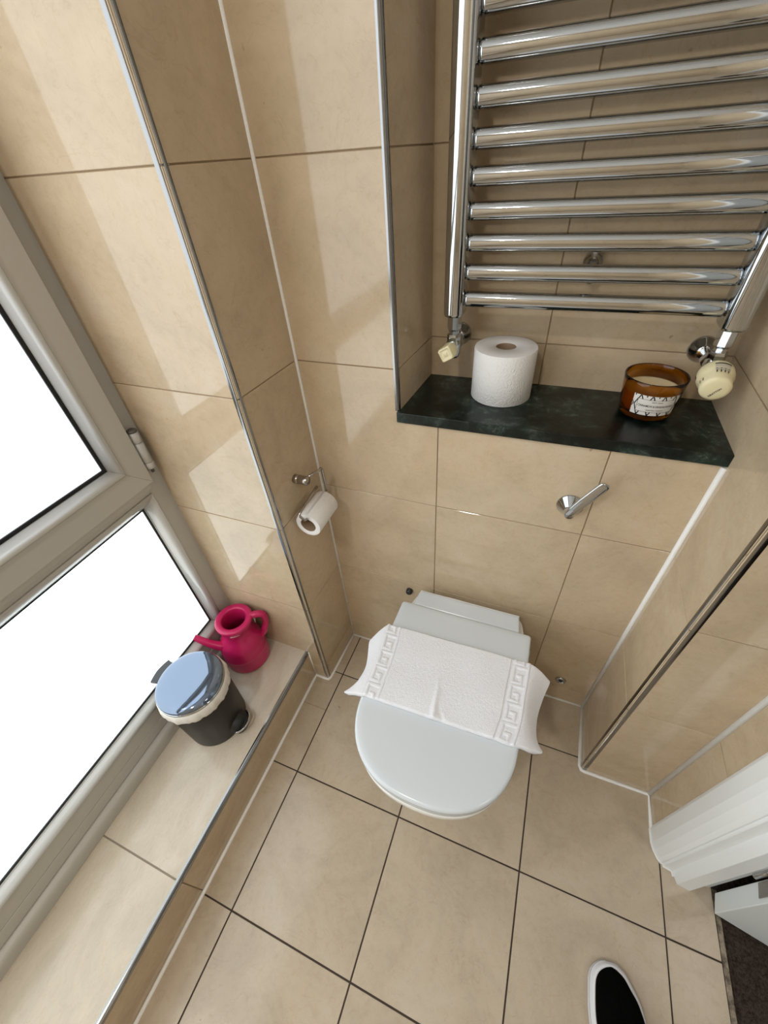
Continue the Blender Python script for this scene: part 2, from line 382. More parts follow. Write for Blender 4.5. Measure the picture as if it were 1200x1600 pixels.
def bead_ring(m, yo0, yo1, zo0, zo1, wdt, xo, xi, parent):
    """rounded glazing bead as four mitred bars"""
    n = 6; prof = [(0, xo)]
    for k in range(n + 1):
        t = k / n; prof.append((.10 + .78 * t, xo + .0015 + (xi - xo) * (t ** 1.8) + .0025 * sin(pi * t)))
    prof += [(.89, xi - .001), (1.0, xi - .002)]
    for side in range(4):
        b_ = MB(); P = []
        for f, x_ in prof:
            d = f * wdt; c = [(yo0 + d, zo0 + d), (yo1 - d, zo0 + d), (yo1 - d, zo1 - d), (yo0 + d, zo1 - d)]
            for q in (c[side], c[(side + 1) % 4]): P.append((x_, q[0], q[1]))
        F = [(2 * i, 2 * i + 1, 2 * i + 3, 2 * i + 2) for i in range(len(prof) - 1)]
        b_.add(P, F, True); k0 = len(P)
        o_ = b_.build('glazing_bead', m, parent, fix=False)
        s_ = o_.modifiers.new('s', 'SOLIDIFY'); s_.thickness = .003; s_.offset = 0
def gasket_ring(y0_, y1_, z0_, z1_, x_, t, parent):
    b_ = MB(); 
    b_.box((x_, y0_, z0_), (x_ + .003, y1_, z0_ + t)).box((x_, y0_, z1_ - t), (x_ + .003, y1_, z1_)).box((x_, y0_, z0_ + t), (x_ + .003, y0_ + t, z1_ - t)).box((x_, y1_ - t, z0_ + t), (x_ + .003, y1_, z1_ - t))
    return b_.build('gasket', M['gasket'], parent)
F_ = M['frame']
# fixed outer frame
fr = MB()
fr.box((XW - .05, y1 - .046, SZ + .03), (XW, y1 - .0005, ZT))            # stile against the niche wall
fr.box((XW - .05, YE, SZ + .03), (XW, YE + .05, ZT))
fr.box((XW - .05, YE + .05, .765), (XW, y1 - .046, .815))               # transom
fr.box((XW - .05, YE + .05, ZT - .05), (XW, y1 - .046, ZT))
fr.box((XW - .05, YE + .05, .221), (XW, y1 - .046, .268))
bevel(fr.build('window_frame', F_, win), .001, 2)
bevel(MB().box((XW - .05, YE + .05, .187), (XW + .001, y1 - .046, .2198)).build('lower_rail', F_, win), .0008, 2)
cs = [(XW - .02, .1412), (XW + .015, .1412), (XW + .016, .147)] + [(XW + .010 + .0062 * cos(t), .168 + .014 * sin(t)) for t in [k / 6 * pi / 2 for k in range(7)]] + [(XW + .004, .1852), (XW - .02, .1852)]
MB().extrude([(x, 0, z) for x, z in cs], (0, YE, 0), (0, y1 - .001, 0), False).build('cover_strip', F_, win)
# lower fixed pane
bead_ring(M['frame_bead'], YE + .05, y1 - .044, .268, .766, .027, XW + .0005, XW - .011, win)
gasket_ring(YE + .074, y1 - .066, .291, .744, XW - .0153, .0100, win)
MB().box((XW - .024, YE + .06, .28), (XW - .0155, y1 - .06, .755)).build('pane', M['pane_lower'], win)
# upper sash, standing proud
SX = XW + .020
sy0, sy1, sz0, sz1 = YE + .04, -.2175, .7985, ZT - .03
mitred('sash_bar', F_, (sy0, sy1, sz0, sz1), (sy0 + .0465, sy1 - .0465, sz0 + .0505, sz1 - .0505), SX, XW + .001, win)
fl2 = MB().box((XW + .0012, sy0, sz0 - .018), (SX - .011, sy1 - .004, sz0 - .0002)).build('sash_rebate', F_, win); bevel(fl2, .001, 2)
bead_ring(M['frame_bead'], sy0 + .0465, sy1 - .0465, sz0 + .0505, sz1 - .0505, .022, SX + .0005, SX - .013, win)
gasket_ring(sy0 + .065, sy1 - .065, sz0 + .069, sz1 - .069, SX - .0163, .0095, win)
MB().box((SX - .0185, sy0 + .05, sz0 + .055), (SX - .0165, sy1 - .05, sz1 - .055)).build('pane', M['pane_upper'], win)
# hinge
hx, hy = XW + .015, -.2035
def hinge_at(za, zb):
    h = MB(); h.lathe([(0, za), (.0088, za), (.0094, za + .0008)] + [(.0094, zb)] + [(0, zb)], (hx, hy, 0), seg=24)
    h.box((XW + .0005, hy - .012, za), (hx - .002, hy + .0055, zb)); return h
root = hinge_at(.826, .8405).build('hinge', M['hinge'], win)
for za, zb in ((.8415, .8885), (.8895, .9135)): hinge_at(za, zb).build('hinge_knuckle', M['hinge'], root)
MB().lathe([(0, .914), (.0098, .914), (.0098, .9175), (.007, .9195), (0, .9195)], (hx, hy, 0), seg=24).build('hinge_cap', M['frame_dark'], root)
MB().lathe([(0, .815), (.0036, .815), (.0036, .826), (0, .826)], (hx, hy, 0), seg=16).build('hinge_pin', M['frame_dark'], root)

# ---------------------------------------------------------------- marble ledge
t = thing('shelf', 'dark green marble ledge above the toilet in tiled recess', 'shelf', (.5, .08, .901))
b = MB(); b.extrude([(XR - .003, -.0078, 0), (x1 - .0012, -.0078, 0), (x1 + .003, .001, 0), (x1 + .003, D + .003, 0), (XRB - .003, D + .003, 0), (XR - .003, .004, 0), (XR - .003, -.0005, 0)], (0, 0, .901), (0, 0, LZ))
bevel(b.build('slab', M['marble'], t), .0012, 2)

# ---------------------------------------------------------------- towel radiator
rad = thing('towel_radiator', 'chrome ladder towel radiator hung above green marble ledge', 'radiator', (.515, D, 1.06))
CH = M['chrome']
UX = (.2970, .7265); UZ0, UZ1 = 1.0755, 1.86
for ux in UX:
    hw = .0172; yb, yf = .128, .080
    P = [(ux - hw, yb - .003), (ux - hw + .003, yb), (ux + hw - .003, yb), (ux + hw, yb - .003), (ux + hw, yf + .010)]
    for k in range(9):
        t_ = k / 8 * pi; P.append((ux + (hw - .0005) * cos(t_) if True else 0, yf + .0085 - .0085 * sin(t_)))
    P.append((ux - hw, yf + .010))
    b = MB(); n_ = len(P)
    lv = [(UZ0, .80), (UZ0 + .002, .93), (UZ0 + .006, 1.0), (UZ1 - .006, 1.0), (UZ1 - .002, .93), (UZ1, .80)]
    V_ = []
    for z, s_ in lv:
        for (px, py) in P: V_.append((ux + (px - ux) * s_, .104 + (py - .104) * s_, z))
    Fs = [(j * n_ + k, j * n_ + (k + 1) % n_, (j + 1) * n_ + (k + 1) % n_, (j + 1) * n_ + k) for j in range(5) for k in range(n_)]
    Fs += [tuple(range(n_)), tuple(reversed(range(5 * n_, 6 * n_)))]
    b.add(V_, Fs, True); o = b.build('upright', CH, rad)
    e_ = o.modifiers.new('e', 'EDGE_SPLIT'); e_.split_angle = radians(40)
zb = 1.1035; k = 0
while zb < 1.82:
    b = MB(); pr = [(.0130, .0095), (.0172, .0095), (.0178, .0108), (.0188, .0121), (.0202, .0128), (.0215, .0130), (.0225, .0130), (.0260, .0130)]
    pts = [UX[0] + d_ for d_, r_ in pr] + [UX[1] - d_ for d_, r_ in reversed(pr)]; rs = [r_ for d_, r_ in pr] + [r_ for d_, r_ in reversed(pr)]
    b.tube([(x, .106, zb) for x in pts], rs, 40, caps=False); b.build('rail', CH, rad)
    zb += .04255; k += 1
# wall bracket
br = MB().lathe([(0, 0), (.016, 0), (.016, .012), (.0145, .018), (.009, .020), (.009, .045), (0, .045)], (.5135, D, 1.150), (0, -1, 0), 32).build('wall_bracket', CH, rad)
MB().lathe([(0, 0), (.0075, 0), (.0075, .016), (.010, .018), (.010, .030), (.006, .033), (0, .033)], (.5135, .137, 1.150), (0, -1, -.45), 24).build('bracket_clip', CH, br)
# valves
def valve(ux, rx, zc, name):
    root = MB()
    root.lathe([(0, 0), (.0235, 0), (.0235, .002), (.0215, .005), (.0150, .012), (.0115, .0165), (.0105, .018), (0, .018)], (rx, D, zc), (0, -1, 0), 40)
    o_ = root.build(name, CH, rad)
    MB().tube([(rx, D - .012, zc), (rx * .5 + ux * .5, .135, zc), (ux, .122, zc)], .0078, 20).build('tail_pipe', CH, o_)
    yb_ = .104
    # body: faceted nut plus barrel
    MB().lathe([(0, -.004), (.0125, -.004), (.0138, -.002), (.0138, .010), (.0125, .012), (0, .012)], (ux, .134, zc), (0, -1, 0), 6, smooth=False).build('compression_nut', CH, o_)
    MB().lathe([(0, -.018), (.0105, -.018), (.0132, -.013), (.0145, -.004), (.0145, .006), (.0125, .013), (.0105, .0165), (0, .0165)], (ux, yb_, zc), (0, 0, 1), 28).build('valve_body', CH, o_)
    MB().lathe([(0, .012), (.0128, .012), (.0128, .021), (.0118, .026), (0, .026)], (ux, yb_, zc), (0, 0, 1), 6, smooth=False).build('union_nut', CH, o_)
    MB().lathe([(.0100, .024), (.0100, .032), (.0115, .034), (.0132, .036), (.0132, .060), (.0105, .062), (0, .062)], (ux, yb_, zc), (0, 0, 1), 8, smooth=False).build('tail_nut', CH, o_)
    return o_
lvv = valve(UX[0], .2925, 1.0165, 'lockshield_valve')
rvv = valve(UX[1], .7255, 1.0150, 'thermostatic_valve')
# square cream cap on the left valve
ax = Vector((-.10, -1, .03)).normalized()
MB().lathe([(0, 0), (.0085, 0), (.0085, .014), (0, .014)], (.299, .094, 1.0175), ax, 20).build('valve_stem', CH, lvv)
def sq(t_, h):
    c_ = .93 * (1 / max(abs(cos(t_)), abs(sin(t_)))); c_ = min(c_, 1.20); f = min(1, max(0, (h - .002) / .012)); return 1 * (1 - f) + c_ * f
MB().lathe([(0, 0), (.0135, 0), (.0145, .003), (.0138, .014), (.0132, .026), (.0125, .0288), (.0098, .0288), (.0092, .0278), (.0036, .0278), (.0030, .0288), (0, .0288)], (.297, .083, 1.0195), ax, 64, ref=(cos(.55), 0, sin(.55)), rfun=sq).build('valve_cap', M['cream'], lvv)
# thermostatic head
hax = Vector((-.08, -1, -.22)).normalized(); ho = Vector((.7295, .092, 1.0135))
MB().lathe([(0, -.010), (.0130, -.010), (.0130, .003), (0, .003)], ho, hax, 28).build('head_collar', M['dark_plastic'], rvv)
def knurl(t_, h):
    return 1 + (.035 * (1 if (int(t_ / (2 * pi) * 36) % 2) else 0) if .034 < h < .045 else 0)
hd = MB().lathe([(0, 0), (.0170, 0), (.0225, .004), (.0248, .010), (.0252, .018), (.0245, .024), (.0225, .0285), (.0212, .0335), (.0212, .0450), (.0195, .0480), (.0150, .0498), (.0060, .0505), (0, .0505)], ho, hax, 144, rfun=knurl).build('thermostat_head', M['cream'], rvv)
u_ = Vector((1, 0, 0)); u_ = (u_ - hax * u_.dot(hax)).normalized(); v_ = hax.cross(u_) * -1
if v_.z < 0: v_ = -v_
def on_head(rr, ang, h): return ho + hax * h + (u_ * cos(ang) + v_ * sin(ang)) * rr
# display window with slots, on the upper side of the head
b = MB(); P = []; a0, a1 = radians(62), radians(112)
for i in range(13):
    a_ = a0 + (a1 - a0) * i / 12
    for h, rr in ((.0165, .0257), (.030, .0235)): P.append(on_head(rr, a_, h))
b.add(P, [(2 * i, 2 * i + 1, 2 * i + 3, 2 * i + 2) for i in range(12)], True); b.build('scale_window', mat('cream_window', (.50, .46, .36), .3), rvv, fix=False)
b = MB(); P = []
for i in range(13):
    a_ = a0 + (a1 - a0) * i / 12
    for h, rr in ((.0155, .0259), (.0178, .0259)): P.append(on_head(rr, a_, h))
b.add(P, [(2 * i, 2 * i + 1, 2 * i + 3, 2 * i + 2) for i in range(12)], True)
for i in range(4):
    a_ = radians(68 + 13 * i); da = radians(1.9)
    q = [on_head(.0242, a_ - da, .0265), on_head(.0242, a_ + da, .0265), on_head(.0222, a_ + da, .034), on_head(.0222, a_ - da, .034)]; b.add(q, [(0, 1, 2, 3)])
for c_ in (155, 170, 25, -160, -150, -140, -30, -20, -40):
    a_ = radians(c_); da = radians(1.5); q = [on_head(.0222, a_ - da, .036), on_head(.0222, a_ + da, .036), on_head(.0222, a_ + da, .043), on_head(.0222, a_ - da, .043)]; b.add(q, [(0, 1, 2, 3)])
a_ = radians(190); q = [on_head(.0256, a_ - .10, .013), on_head(.0256, a_ + .10, .013), on_head(.0250, a_ + .10, .023), on_head(.0250, a_ - .10, .023)]; b.add(q, [(0, 1, 2, 3)])
b.build('slot', M['black'], rvv, fix=False)
def text_mesh(s, size, extrude=0, spacing=1.0, weight=0):
    cu = bpy.data.curves.new('t', 'FONT'); cu.body = s; cu.size = size; cu.align_x = 'CENTER'; cu.align_y = 'CENTER'; cu.space_character = spacing; cu.offset = weight; cu.resolution_u = 3
    o_ = bpy.data.objects.new('t', cu); C.objects.link(o_); dg = bpy.context.evaluated_depsgraph_get()
    me = bpy.data.meshes.new_from_object(o_.evaluated_get(dg)); bpy.data.objects.remove(o_)
    return me
def place_text(s, size, fn, name, m, parent, spacing=1.0, weight=0):
    me = text_mesh(s, size, spacing=spacing, weight=weight); bm = bmesh.new(); bm.from_mesh(me); bmesh.ops.triangulate(bm, faces=bm.faces)
    for v__ in bm.verts: v__.co = fn(v__.co.x, v__.co.y)
    bm.to_mesh(me); bm.free(); me.materials.clear(); me.materials.append(m)
    o_ = bpy.data.objects.new(name, me); C.objects.link(o_)
    o_.parent = parent; o_.matrix_parent_inverse = parent_world(parent).inverted(); return o_
ca, sa = cos(radians(58)), sin(radians(58))
place_text('DRAYTON', .0042, lambda x, y: ho + hax * .0508 + u_ * (x * ca - y * sa + .001) + v_ * (x * sa + y * ca - .004), 'lettering', M['ink'], rvv, weight=.0001)
place_text('MAX', .0030, lambda x, y: on_head(.0254 - y * .2, radians(93) - x / .0254, .0095 - y), 'lettering', M['ink'], rvv)
place_text('MIN', .0030, lambda x, y: on_head(.0254 - y * .2, radians(143) - x / .0254, .0095 - y), 'lettering', M['ink'], rvv)

# ---------------------------------------------------------------- toilet roll standing on the ledge
def roll_mesh(r, rc, h, parent, name_='paper'):
    e = .0025
    b_ = MB().lathe([(rc, 0), (r - e, 0), (r, e), (r, h - e), (r - .0006, h - .0006)], (0, 0, 0), seg=96); b_.build(name_, M['paper'], parent)
    c_ = MB().lathe([(r - .0006, h - .0006), (r - .003, h), (rc + .001, h), (rc, h - .001)], (0, 0, 0), seg=96); o2 = c_.build('cut_edge', M['paper_cut'], parent)
    d_ = MB().lathe([(rc, h - .001), (rc, 0)], (0, 0, 0), seg=64); d_.build('cardboard_core', M['cardboard'], parent)
def build_local(fn, root):
    fn()
def into(root, objs, mtx):
    pass
rr = thing('toilet_roll', 'full white toilet roll standing upright on green marble ledge', 'toilet roll', (.3955, .117, LZ))
def rel_build(b_, name, m_, root, M4=None, fix=True):
    o_ = b_.build(name, m_, None, fix); o_.parent = root
    if M4 is not None: o_.matrix_local = M4
    return o_
def roll(root, r, rc, h, M4=None):
    e = .0025
    rel_build(MB().lathe([(rc, 0), (r - e, 0), (r, e), (r, h - e), (r - .0008, h - .0006)], seg=96), 'paper', M['paper'], root, M4)
    rel_build(MB().lathe([(r - .0008, h - .0006), (r - .003, h), (rc + .001, h), (rc, h - .0015)], seg=96, rfun=None), 'cut_edge', M['paper_cut'], root, M4)
    rel_build(MB().lathe([(rc, h - .0012), (rc, .0)], seg=64), 'cardboard_core', M['cardboard'], root, M4)
roll(rr, .0585, .0185, .0985)

# ---------------------------------------------------------------- candle
cd = thing('scented_candle', 'amber glass candle with patterned white label on green marble ledge', 'candle', (.6563, .113, LZ))
def rad_at(z): return .0425 + (.0500 - .0425) * min(1, max(0, z / .070))
H_ = .0700
prof = [(0, .0002), (.0385, .0002), (.0415, .002), (rad_at(.008), .008)] + [(rad_at(z), z) for z in (.02, .035, .05, .062, H_ - .0012)] + [(rad_at(H_) - .0006, H_), (rad_at(H_) - .0022, H_), (rad_at(H_) - .0028, H_ - .0012)] + [(rad_at(z) - .0028, z) for z in (.062, .05, .035, .02, .0115)] + [(.037, .0095), (0, .0095)]
rel_build(MB().lathe(prof, seg=96), 'glass_jar', M['amber'], cd)
rel_build(MB().lathe([(0, .0098), (.0368, .0098), (rad_at(.0125) - .0031, .0125), (rad_at(.047) - .0031, .047), (rad_at(.047) - .005, .0462), (.015, .0455), (0, .0452)], seg=64), 'wax', M['wax'], cd)
LA = radians(-82.0)       # label centre direction
def cyl(x, z, off=.0003):
    r_ = rad_at(z) + off; a_ = LA + x / .0465; return Vector((r_ * cos(a_), r_ * sin(a_), z))
lw, l0, l1 = .0385, .0130, .0500
b = MB(); P = []
for i in range(25):
    x = -lw + 2 * lw * i / 24
    for z in (l0, l1): P.append(cyl(x, z))
b.add(P, [(2 * i, 2 * i + 2, 2 * i + 3, 2 * i + 1) for i in range(24)], True); lab = rel_build(b, 'label', M['label'], cd, fix=False)
def strokes(segs, wd, name, m_, off):
    b_ = MB()
    for (xa, za, xb, zb_) in segs:
        t0, t1 = 0.0, 1.0
        for p0_, d0_, lo__, hi__ in ((xa, xb - xa, -lw, lw), (za, zb_ - za, l0, l1)):
            if abs(d0_) < 1e-9:
                if not (lo__ <= p0_ <= hi__): t1 = -1
                continue
            q0_, q1_ = sorted(((lo__ - p0_) / d0_, (hi__ - p0_) / d0_)); t0, t1 = max(t0, q0_), min(t1, q1_)
        if t1 <= t0: continue
        xa, za, xb, zb_ = xa + (xb - xa) * t0, za + (zb_ - za) * t0, xa + (xb - xa) * t1, za + (zb_ - za) * t1
        dx, dz = xb - xa, zb_ - za; L = math.hypot(dx, dz); nx, nz = -dz / L * wd / 2, dx / L * wd / 2; n_ = max(1, int(L / .003))
        for k_ in range(n_):
            q = []
            for f in (k_ / n_, (k_ + 1) / n_):
                for sg in (1, -1):
                    X, Z = xa + dx * f + nx * sg, za + dz * f + nz * sg
                    q.append(cyl(max(-lw, min(lw, X)), max(l0, min(l1, Z)), off))
            b_.add(q, [(0, 2, 3, 1)])
    return rel_build(b_, name, m_, cd, fix=False)
pz = (l0 + l1) / 2; segs = []
per = .0178
for k_ in range(-3, 3):
    xc = k_ * per + per * .5
    segs += [(xc - per * .45, pz, xc, l1 + .001), (xc, l1 + .001, xc + per * .45, pz), (xc - per * .45, pz, xc, l0 - .001), (xc, l0 - .001, xc + per * .45, pz)]
    segs += [(xc, l0, xc, l0 + .0030), (xc + per * .5, l1, xc + per * .5, l1 - .0028)]
strokes(segs, .0018, 'label_pattern', M['black'], .0005)
iw, i0, i1 = .0300, .0200, .0430
b = MB(); P = []
for i in range(21):
    x = -iw + 2 * iw * i / 20
    for z in (i0, i1): P.append(cyl(x, z, .0007))
b.add(P, [(2 * i, 2 * i + 2, 2 * i + 3, 2 * i + 1) for i in range(20)], True); rel_build(b, 'label_panel', M['label'], cd, fix=False)
strokes([(-iw, i0, iw, i0), (-iw, i1, iw, i1), (-iw, i0, -iw, i1), (iw, i0, iw, i1)], .0005, 'label_border', M['black'], .0009)
for s_, sz_, zc_, sp_ in (('CINNAMON & SANDALWOOD', .0056, .0312, 1.0), ('SOFT WAX', .0029, .0390, 1.15), ('SCENTED CANDLE', .0029, .0238, 1.15)):
    me = text_mesh(s_, sz_, spacing=sp_, weight=.00006); bm = bmesh.new(); bm.from_mesh(me); xs = [v__.co.x for v__ in bm.verts]; wd_ = max(xs) - min(xs)
    sc_ = min(1, .0565 / wd_)
    for v__ in bm.verts: v__.co = cyl(v__.co.x * sc_, zc_ + v__.co.y, .0010)
    bm.to_mesh(me); bm.free(); me.materials.clear(); me.materials.append(M['black']); o = bpy.data.objects.new('lettering', me); C.objects.link(o); o.parent = cd

# ---------------------------------------------------------------- flush lever
fv = thing('flush_lever', 'chrome flush lever with round rose on tiles above toilet', 'handle', (.570, 0, .765))
MB().lathe([(0, .0012), (.0255, .0012), (.0255, .003), (.0245, .0045), (.0110, .019), (.0095, .021), (.0090, .030), (.0085, .0335), (0, .0335)], (.570, 0, .765), (0, -1, 0), 48).build('rose', CH, fv)
A_ = Vector((.567, -.030, .7655)); T_ = Vector((.6115, -.043, .8560)); d = (T_ - A_); L_ = d.length; d.normalize(); sd = d.cross(Vector((0, -1, 0))).normalized(); up_ = sd.cross(d)
b = MB(); st = [(-.004, .0035, .0035), (0, .0066, .0048), (.018, .0088, .0044), (.045, .0100, .0036), (L_ - .010, .0100, .0030), (L_ - .003, .0086, .0027), (L_, .0055, .0020)]
P = []; n_ = 20
for s_, hw, hh in st:
    for k_ in range(n_):
        t_ = 2 * pi * k_ / n_; c_, q_ = cos(t_), sin(t_); P.append(A_ + d * s_ + sd * (hw * math.copysign(abs(c_) ** .6, c_)) + up_ * (hh * math.copysign(abs(q_) ** .8, q_)))
b.add(P, [(j * n_ + k_, j * n_ + (k_ + 1) % n_, (j + 1) * n_ + (k_ + 1) % n_, (j + 1) * n_ + k_) for j in range(len(st) - 1) for k_ in range(n_)] + [tuple(range(n_)), tuple(reversed(range((len(st) - 1) * n_, len(st) * n_)))], True)
b.build('lever', CH, fv)
# small chrome screw cap low on the back wall
sw = thing('screw_cap', 'small round chrome fixing low on tiles right of toilet', 'fixing', (.6874, 0, .1145))
MB().lathe([(0, .0012), (.0150, .0012), (.0150, .004), (.0135, .007), (.0110, .0075), (.0100, .0045), (0, .0045)], (.6874, 0, .1145), (0, -1, 0), 32).build('cup', CH, sw)
MB().lathe([(0, .0045), (.0048, .0045), (.0048, .0075), (.0035, .0088), (0, .0088)], (.6874, 0, .1145), (0, -1, 0), 6, smooth=False).build('screw', M['dark_plastic'], sw)

# ---------------------------------------------------------------- paper holder and hanging roll
hx_, hy_, hz_ = .0, -.0941, .7762
ph = thing('paper_holder', 'brushed steel toilet paper holder on left tiled pillar', 'paper holder', (-.003, hy_, hz_))
wallx = x0 * (hy_ / y1)
MB().lathe([(0, .001), (.0105, .001), (.0105, .0115), (.0098, .012), (.0098, .0130), (.0105, .0135), (.0105, .0345), (.0098, .0355), (0, .0355)], (wallx, hy_, hz_), (1, 0, 0), 32).build('mount', M['steel'], ph)
X_ = .041
pth = [(.026, hy_ + .004, hz_ + .004), (.034, hy_ + .020, hz_ + .006), (X_, -.058, .7825), (X_, -.0515, .7835), (X_, -.0475, .7800), (X_, -.0455, .7740), (X_, -.0435, .716), (X_, -.0445, .7095), (X_, -.050, .7080), (X_, -.100, .7080), (X_, -.1440, .7080), (X_, -.1490, .7095), (X_, -.1515, .7130), (X_, -.1620, .7320), (X_, -.1640, .7380), (X_, -.1590, .7405), (X_, -.110, .7480), (X_, -.0800, .7530)]
MB().tube(pth, .0030, 12).build('wire_arm', M['steel'], ph)
hr = thing('toilet_roll', 'part-used white toilet roll hanging on steel holder', 'toilet roll', (X_ - .002, -.1440, .6865))
M4 = Matrix.Rotation(radians(90), 4, 'X') @ Matrix.Identity(4)
# local z runs along +y (from near face back towards the wall)
M4 = Matrix.Rotation(radians(90), 4, 'X'); M4 = Matrix.Translation((0, .093, 0)) @ M4
roll(hr, .0310, .0185, .091, M4)

# ---------------------------------------------------------------- toilet
to = thing('toilet', 'white wall-hung toilet with closed grey-white lid', 'toilet', (.403, 0, .08))
TC = .4005
def dshape(hw, yb, yf, n=40, rc=.02, ys=None, back_taper=0):
    """outline, counter-clockwise from back-left, of a D: straight back at yb, rounded front at yf"""
    P = []; ys = ys if ys is not None else -.33
    for k_ in range(6):
        t_ = k_ / 5 * pi / 2; P.append((hw - back_taper - rc + rc * sin(t_), yb - rc + rc * cos(t_)))
    for k_ in range(1, 5): f = k_ / 5; P.append((hw - back_taper * (1 - f), yb - rc + (ys - yb + rc) * f))
    for k_ in range(n + 1):
        t_ = pi * k_ / n; c_, s__ = cos(t_), sin(t_); e_ = 2.35
        P.append((hw * math.copysign(abs(c_) ** (2 / e_), c_), ys - (ys - yf) * abs(s__) ** (2 / e_)))
    for k_ in range(1, 5): f = 1 - k_ / 5; P.append((-(hw - back_taper * (1 - f)), yb - rc + (ys - yb + rc) * f))
    for k_ in range(6):
        t_ = k_ / 5 * pi / 2; P.append((-(hw - back_taper - rc + rc * cos(t_)), yb - rc + rc * sin(t_)))
    return P
def loft(mb, rings, cap0=True, cap1=True, smooth=True):
    n_ = len(rings[0]); V_ = [p for r_ in rings for p in r_]
    F = [(j * n_ + k_, j * n_ + (k_ + 1) % n_, (j + 1) * n_ + (k_ + 1) % n_, (j + 1) * n_ + k_) for j in range(len(rings) - 1) for k_ in range(n_)]
    mb.add(V_, F, smooth)
    for c_, r_ in ((cap0, rings[0]), (cap1, rings[-1])):
        if c_:
            cx_ = sum((Vector(p) for p in r_), Vector()) / n_; mb.add(list(r_) + [cx_], [(k_, (k_ + 1) % n_, n_) for k_ in range(n_)], smooth)
    return mb
def ringz(P, z, s=1.0, inset=0, cy=-.29):
    out = []
    for x, y in P:
        L = math.hypot(x, y - cy); f = (L - inset) / L * s; out.append((TC + x * f, cy + (y - cy) * f, z))
    return out
def lidz(x, y, z): return z
base = dshape(.1680, -.0855, -.5010, ys=-.340, back_taper=.0045, rc=.007)
lid = MB(); rings = []
for ins, z in ((.006, .4040), (.0015, .4045), (0, .4065), (0, .4125), (.0008, .4158), (.003, .4182), (.007, .4194), (.02, .4198), (.06, .4200), (.12, .4200)):
    rings.append(ringz(base, z, 1, ins))
loft(lid, rings); lid.build('lid', M['seat'], to)
seat_b = dshape(.1660, -.098, -.4990, ys=-.340, back_taper=.003, rc=.008)
s2 = MB(); loft(s2, [ringz(seat_b, z, 1, i_) for i_, z in ((.010, .3835), (.003, .3838), (0, .3860), (0, .3960), (.003, .3995), (.008, .4005), (.02, .4005))]); s2.build('seat', M['seat'], to)
# hinge block at the back and the ceramic deck that carries it
hb = dshape(.1325, -.0330, -.140, ys=-.12, rc=.010, n=12)
bevel(MB().extrude([(TC - .1300, -.0375, 0), (TC - .1360, -.0840, 0), (TC + .1360, -.0840, 0), (TC + .1300, -.0375, 0)], (0, 0, .3830), (0, 0, .4140)).build('hinge_cover', M['seat'], to), .004, 4)
bevel(MB().box((TC - .1305, -.0372, .383), (TC + .1305, -.0315, .4085)).build('back_lip', M['ceramic'], to), .002, 3)
bowl = MB(); rings = []
for z, hw, yf, ys, yb in ((.055, .090, -.20, -.12, -.002), (.075, .112, -.245, -.15, -.002), (.12, .128, -.315, -.20, -.002), (.19, .140, -.385, -.24, -.002), (.26, .150, -.435, -.28, -.002), (.32, .161, -.482, -.31, -.002), (.350, .1655, -.4980, -.325, -.002), (.366, .1665, -.5010, -.332, -.005), (.378, .1665, -.5010, -.333, -.0230), (.3815, .1645, -.5000, -.333, -.030)):
    P = dshape(hw, yb, yf, ys=ys, rc=.014)
    P = [(x * (1 - .205 * max(0, min(1, (y + .13) / .13))), y) for x, y in P]
    rings.append([(TC + x, y, z) for x, y in P])
loft(bowl, rings); bowl.build('bowl', M['ceramic'], to)
MB().lathe([(0, .001), (.0095, .001), (.0095, .010), (.0075, .014), (0, .0145)], (.2265, 0, .352), (0, -1, 0), 24).build('fixing_cap', M['dark_plastic'], to)
for sx_ in (-1, 1): MB().lathe([(0, 0), (.010, 0), (.010, .018), (.0085, .020), (0, .020)], (TC + sx_ * .135 + (sx_ * .012 if sx_ > 0 else -.012), -.118, .393), (sx_, 0, 0), 20).build('hinge_pin', CH if sx_ > 0 else M['dark_plastic'], to)

# ---------------------------------------------------------------- towel with Greek key bands
tw = thing('towel', 'folded white terry bath mat with greek key bands on toilet lid', 'towel', (.4, -.26, .42))
def interp(pts, f):
    n_ = len(pts) - 1; x = f * n_; i = min(n_ - 1, int(x)); t_ = x - i
    p0, p1_, p2, p3 = [Vector(pts[max(0, min(n_, j))]) for j in (i - 1, i, i + 1, i + 2)]
    return .5 * ((2 * p1_) + (-p0 + p2) * t_ + (2 * p0 - 5 * p1_ + 4 * p2 - p3) * t_ ** 2 + (-p0 + 3 * p1_ - 3 * p2 + p3) * t_ ** 3)
ZTW = .4305
Lo = [(.187, -.207, .388), (.2070, -.270, .392), (.2075, -.315, .402), (.199, -.342, .410), (.1880, -.3580, .413)]
Le = [(.2300, -.1690, ZTW), (.2360, -.216, ZTW), (.2400, -.262, ZTW), (.2410, -.306, ZTW), (.2420, -.3540, ZTW)]
Re = [(.5680, -.1630, ZTW), (.5670, -.209, ZTW), (.5655, -.255, ZTW), (.5640, -.302, ZTW), (.5570, -.3480, ZTW)]
Ro = [(.6190, -.172, .398), (.6060, -.222, .388), (.6000, -.264, .386), (.6030, -.306, .393), (.6190, -.3330, .402)]
